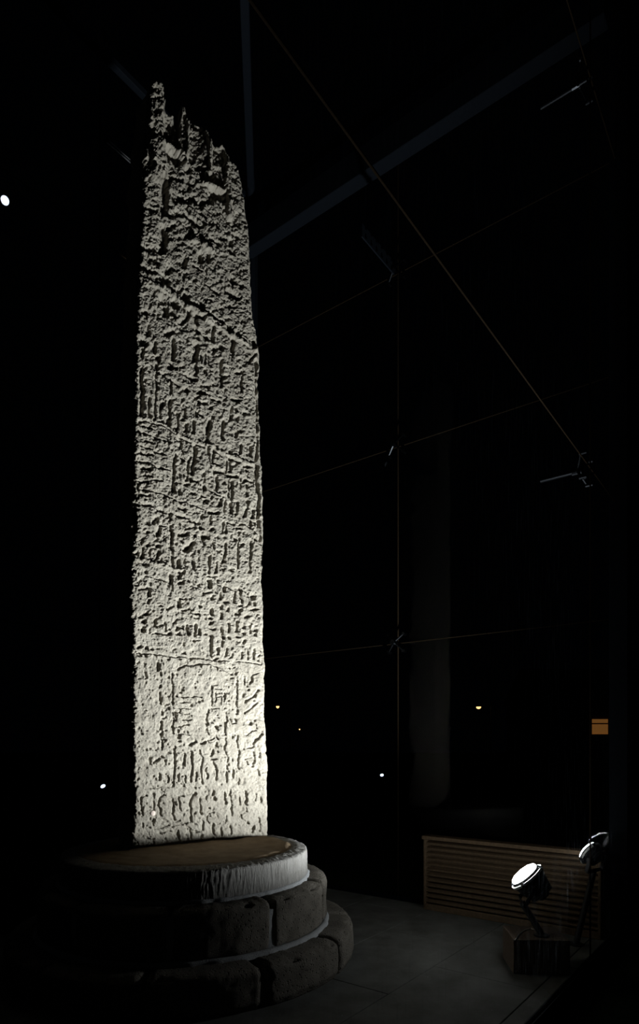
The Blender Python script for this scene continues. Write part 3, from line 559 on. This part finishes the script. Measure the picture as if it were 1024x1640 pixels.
for s in (-1, 1): part_box('end_board', D2 * s * (half - .012) + UP * GH / 2, (.012, GD / 2, GH / 2 - .02), M_BOXW, lv)
ns = 12; z0, z1 = 0.088, GH - 0.07
sl = None
for i in range(ns):
    z = z0 + (z1 - z0) * i / (ns - 1)
    if sl is None:
        bm = bmesh.new(); tl = R(15); ax = (D2, (-D1 * math.cos(tl) - UP * math.sin(tl)), (-D1 * math.sin(tl) * 1 + UP * math.cos(tl)))
        box(bm, (0, 0, 0), (half - .024, .025, .0085), ax); bev(bm, 0.002, 1); sl = mesh_obj('slat', bm, M_BOXW, lv); o = sl
    else: o = link(sl.copy(), lv)
    o.location = -D1 * (GD / 2 - .034) + UP * z

# ------------------------------------------------------------------ block and floodlights
fb = px_on_z(823, 1560, 0); bb_ = px_on_z(806, 1534, 0)
by_ = (bb_ - fb).normalized(); bx_ = Vector((by_.y, -by_.x, 0)); BW, BD, BH = 0.40, 0.36, 0.25
blk_c = fb + bx_ * BW / 2 + by_ * BD / 2
bm = bmesh.new(); box(bm, (0, 0, BH / 2), (BW / 2, BD / 2, BH / 2), (bx_, by_, UP)); bev(bm, 0.005, 2)
blk = mesh_obj('mounting_block', bm, M_CONC); blk.location = blk_c
tag(blk, 'squared brown block on the floor carrying the lit floodlight', 'block')

def floodlight(label, lens_c, d, foot, pivot_off, r=0.109, group='floodlights beside the stone', dome=1.0, hl=1.0, lensmat=None):
    d = Vector(d).normalized(); lens_c = Vector(lens_c); foot = Vector(foot)
    e = empty('floodlight', foot); tag(e, label, 'floodlight', group)
    q = lens_c - foot
    bm = bmesh.new(); lathe(bm, q, d, [(r * 1.0, -0.004), (r * .98, 0.006 * dome), (r * .8, 0.016 * dome), (r * .5, 0.023 * dome), (0, 0.026 * dome)], 48); mesh_obj('lens', bm, lensmat or M_LENS, e, True)
    bm = bmesh.new(); lathe(bm, q, d, [(r * 1.005, -0.045), (r * 1.08, -0.045), (r * 1.08, -0.014), (r * 1.005, -0.008)], 48, True); mesh_obj('gasket', bm, M_DARK, e, True)
    bm = bmesh.new(); lathe(bm, q, d, [(r * 1.10, -0.045), (r * 1.27, -0.045), (r * 1.27, -0.028), (r * 1.10, -0.028)], 48, True); bz = mesh_obj('bezel', bm, M_PALE, e)
    m = frame(d)
    for k in range(4):
        t = R(45 + 90 * k + 20); v = m @ Vector((math.cos(t), math.sin(t), 0))
        bm = bmesh.new(); bar(bm, q + v * r * 1.08 - d * .05, q + v * r * 1.30 - d * .05 + d * .028, .022, .03, up=d); mesh_obj('clip', bm, M_DARK, bz)
    bm = bmesh.new(); lathe(bm, q, d, [(0, -0.235 * hl), (r * .35, -0.232 * hl), (r * .62, -0.20 * hl), (r * .75, -0.15 * hl), (r * 1.12, -0.08 * hl - .01), (r * 1.16, -0.045), (0, -0.044)], 40); mesh_obj('housing', bm, M_DARK, e, True)
    for k in range(6):
        bm = bmesh.new(); lathe(bm, q, d, [(r * .4, (-0.20 + k * .018) * hl), (r * (.86 + .04 * k), (-0.20 + k * .018) * hl), (r * (.86 + .04 * k), (-0.195 + k * .018) * hl), (r * .4, (-0.195 + k * .018) * hl)], 32, True); mesh_obj('cooling_fin', bm, M_DARK, e, True)
    piv = q + pivot_off
    side = UP.cross(d).normalized()
    for s in (-1, 1):
        bm = bmesh.new(); bar(bm, q - d * .10 + side * s * r * 1.32, piv + side * s * r * 1.32, .028, .008, up=side); mesh_obj('yoke', bm, M_DARK, e)
        bm = bmesh.new(); tube(bm, q - d * .10 + side * s * r * 1.10, q - d * .10 + side * s * r * 1.48, .018, 12); mesh_obj('knob', bm, M_DARK, e)
    bm = bmesh.new(); bar(bm, piv - side * r * 1.34, piv + side * r * 1.34, .028, .008, up=(d.cross(side))); mesh_obj('yoke', bm, M_DARK, e)
    bm = bmesh.new(); tube(bm, piv, Vector((0, 0, 0.012)), .024, 14); mesh_obj('stem', bm, M_DARK, e)
    bm = bmesh.new(); lathe(bm, (0, 0, 0), UP, [(0, 0), (.055, 0), (.055, .012), (.03, .016), (0, .016)], 24); mesh_obj('foot_plate', bm, M_DARK, e)
    return e
foot1 = px_on_z(868, 1499, BH)
floodlight('round black floodlight on the brown block, its bright white lens facing the stone', LENS1, DIR1, foot1, Vector((-0.02, -0.02, -0.215)))
L2 = px(941, 1362, 5.2); D2L = Vector((-0.50, 0.68, 0.55)).normalized()
f2 = Vector((L2.x - 0.10, L2.y - 0.02, 0.0))
floodlight('round black floodlight on a tall stem beside the glass, turned away towards the stone', L2, D2L, f2, -D2L * 0.07 - UP * 0.12, r=0.085, dome=0.6, hl=0.55, lensmat=M_LENSB)

pts = [(825, 1506), (829, 1501), (833, 1495), (840, 1490), (850, 1487), (860, 1490), (868, 1496)]
bm = bmesh.new(); P3 = [px_on_z(x, y, BH + .004) for x, y in pts]; c0 = P3[0]
curve_tube(bm, [p - c0 for p in P3], 0.0035); o = mesh_obj('power_cable', bm, M_WIRE, None, True); o.location = c0
tag(o, 'thin pale cable curling over the top of the brown block', 'cable')

# ------------------------------------------------------------------ point fittings that hold the glass
def fitting(c, wd, inn, label, strut=0.0, splice=False, s=0.09):
    e = empty('glass_fitting', c); tag(e, label, 'bracket', 'spider fittings on the glass walls')
    hub = inn * 0.09
    bm = bmesh.new(); tube(bm, hub - inn * .03, hub + inn * .04, .028, 14); mesh_obj('hub', bm, M_FIT, e)
    for sx in (-1, 1):
        for sz in (-1, 1):
            tip = wd * s * sx + UP * s * sz
            bm = bmesh.new(); tube(bm, hub, tip + inn * .045, .012, 8, .009); a = mesh_obj('arm', bm, M_FIT, e)
            bm = bmesh.new(); tube(bm, tip + inn * .055, tip + inn * .003, .018, 12); mesh_obj('bolt', bm, M_FIT, a)
    if strut:
        bm = bmesh.new(); tube(bm, hub, hub + inn * strut, .020, 12); mesh_obj('strut', bm, M_FIT, e)
    if splice:
        bm = bmesh.new(); bar(bm, hub, hub + inn * .62, .012, .13); pl_ = mesh_obj('splice_plate', bm, M_STEEL, e)
        sd = UP.cross(inn)
        for i in range(6):
            for z in (-.045, .045):
                for sg in (-1, 1):
                    bm = bmesh.new(); p = hub + inn * (.06 + .1 * i) + UP * z + sd * sg * .004; tube(bm, p, p + sd * sg * .014, .011, 6); mesh_obj('bolt', bm, M_FIT, pl_)
    return e
for z, nm in ((2.75, 'lowest'), (4.86, 'middle'), (6.72, 'topmost')):
    fitting(NODE + D2 * sb + UP * z, D2, -D1, '%s four-armed steel glass fitting on the back wall joint' % nm, splice=(nm == 'topmost'))
JR = CORNER_R - D1 * T0
fitting(JR + UP * H1, D1, -D2, 'lower four-armed steel glass fitting with a strut on the right wall joint', strut=0.28)
fitting(JR + UP * H2, D1, -D2, 'upper four-armed steel glass fitting with a strut on the right wall joint', strut=0.28)
# twin-rod bracket on the wall beyond the stone
a = NODE - D1 * 1.80; b = NODE - D1 * 2.14
e = empty('twin_rod_bracket', a + UP * 7.74); tag(e, 'short twin-rod steel bracket on the glass beyond the stone top', 'bracket')
for dz in (0.016, -0.016):
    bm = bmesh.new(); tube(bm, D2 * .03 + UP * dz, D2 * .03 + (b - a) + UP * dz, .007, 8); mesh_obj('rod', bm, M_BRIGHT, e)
for t in (0.03, 0.97):
    bm = bmesh.new(); tube(bm, (b - a) * t + D2 * .002, (b - a) * t + D2 * .04, .022, 10); mesh_obj('stud', bm, M_STEEL, e)

# small spotlight up on the far-left wall
q_ = (8 - CX) / F; tl_ = (NODE.x - q_ * NODE.y) / (D1.x - q_ * D1.y); wp = NODE - D1 * tl_
zc = EYE + (HY - 321) / F * wp.y
e = empty('wall_spotlight', wp + UP * (zc + .05)); tag(e, 'small lit spotlight high on the glass wall left of the stone', 'spotlight')
d = (Vector((0.55, -0.62, -0.50))).normalized(); q = px(8, 321, wp.y - 0.08) - e.location
bm = bmesh.new(); lathe(bm, q, d, [(0, -.10), (.028, -.09), (.036, -.02), (.038, 0), (.034, 0)], 24); mesh_obj('housing', bm, M_DARK, e, True)
bm = bmesh.new(); lathe(bm, q, d, [(.034, -.002), (.02, .006), (0, .008)], 24); mesh_obj('lens', bm, M_LENS2, e, True)
bm = bmesh.new(); tube(bm, D2 * .003, q - d * .06, .009, 8); mesh_obj('arm', bm, M_DARK, e)

# ------------------------------------------------------------------ outside: lawn lights, street lamps, house
def lawn_light(x, y, label):
    Z = F * (EYE + .10 - 0.22) / (y - HY); p = px(x, y, Z); p.z = 0
    e = empty('lawn_light', (p.x, p.y, -.10)); tag(e, label, 'lamp', 'lawn lights beyond the glass')
    d = Vector((-0.15, -0.72, 0.68)).normalized(); q = UP * 0.24
    bm = bmesh.new(); lathe(bm, q, d, [(0, -.14), (.06, -.13), (.10, -.03), (.105, 0), (.095, 0)], 20); mesh_obj('housing', bm, M_DARK, e, True)
    bm = bmesh.new(); lathe(bm, q, d, [(.096, -.002), (0, .012)], 20); mesh_obj('lens', bm, M_LENS2, e, True)
    bm = bmesh.new(); tube(bm, (0, 0, 0), q - d * .08, .015, 8); mesh_obj('stake', bm, M_DARK, e)
lawn_light(612, 1242, 'small white lawn light on the grass past the louvred box')
lawn_light(165, 1260, 'small white lawn light on the grass past the dark side of the stone')

def street_lamp(x, y, Z, w, label):
    hp = px(x, y, Z); e = empty('street_lamp', (hp.x, hp.y, -.10)); tag(e, label, 'street lamp', 'distant street lamps')
    hz = hp.z + .10
    bm = bmesh.new(); tube(bm, (1.2, 0, 0), (1.2, 0, hz + .2), .09, 8, .05); mesh_obj('pole', bm, M_DARK, e)
    bm = bmesh.new(); tube(bm, (1.2, 0, hz + .2), (0.1, 0, hz + .25), .04, 8); mesh_obj('arm', bm, M_DARK, e)
    bm = bmesh.new(); lathe(bm, (0, 0, hz), UP, [(w * .5, .06), (w * .45, .14), (w * .2, .26), (0, .28)], 20); mesh_obj('hood', bm, M_DARK, e, True)
    bm = bmesh.new(); lathe(bm, (0, 0, hz), UP, [(w * .48, .07), (w * .40, -.05), (w * .2, -.13), (0, -.15)], 20); mesh_obj('lamp_glass', bm, M_SODIUM, e, True)
street_lamp(767, 1133, 60, .50, 'orange street lamp far off, above the louvred box')
street_lamp(920, 1162, 90, .70, 'orange street lamp beside the house with the lit window')
street_lamp(445, 1132, 60, .34, 'orange street lamp just past the lit edge of the stone')
street_lamp(480, 1168, 130, .34, 'tiny orange street lamp, the farthest one')

hc = Vector((18.6, 44, -.10)); e = empty('house', hc); tag(e, 'dark house in the distance with an orange lit window', 'house')
bm = bmesh.new(); box(bm, (0, 0, 2.4), (4.2, 4, 2.4)); mesh_obj('wall', bm, M_HOUSE, e)
bm = bmesh.new()
v = [bm.verts.new(p) for p in ((-4.5, -4.3, 4.8), (4.5, -4.3, 4.8), (4.5, 4.3, 4.8), (-4.5, 4.3, 4.8), (-4.5, 0, 7.2), (4.5, 0, 7.2))]
for f in ((0, 1, 5, 4), (2, 3, 4, 5), (0, 4, 3), (1, 2, 5), (3, 2, 1, 0)): bm.faces.new([v[i] for i in f])
mesh_obj('roof', bm, M_ROOF, e)
yw = -4.0
w0 = px(946, 1176, 40) - hc; w1 = px(978, 1150, 40) - hc
win = empty('window', (0, 0, 0)); win.parent = e; 
def wb(name, x0, x1, z0, z1, d0, mat):
    bm = bmesh.new(); box(bm, ((x0 + x1) / 2, yw - d0 / 2, (z0 + z1) / 2), ((x1 - x0) / 2, d0 / 2, (z1 - z0) / 2)); return mesh_obj(name, bm, mat, win)
bm = bmesh.new(); box(bm, ((w0.x + w1.x) / 2, yw - .01, (w0.z + w1.z) / 2), ((w1.x - w0.x) / 2, .012, (w1.z - w0.z) / 2))
mesh_obj('pane', bm, emit('dim_orange_room', (1.0, 0.42, 0.10), 0.12), win)
t = .12
wb('sill', w0.x - .2, w1.x + .1, w0.z - .14, w0.z, .22, M_FRAME)
wb('frame', w0.x, w0.x + t * .6, w0.z, w1.z, .08, M_FRAME)
wb('frame', w1.x - t * 1.4, w1.x, w0.z, w1.z, .08, M_FRAME)
wb('frame', w0.x, w1.x, w1.z - t * .6, w1.z, .08, M_FRAME)
wb('frame', w0.x, w1.x, (w0.z + w1.z) / 2 + .12, (w0.z + w1.z) / 2 + .20, .07, M_FRAME)
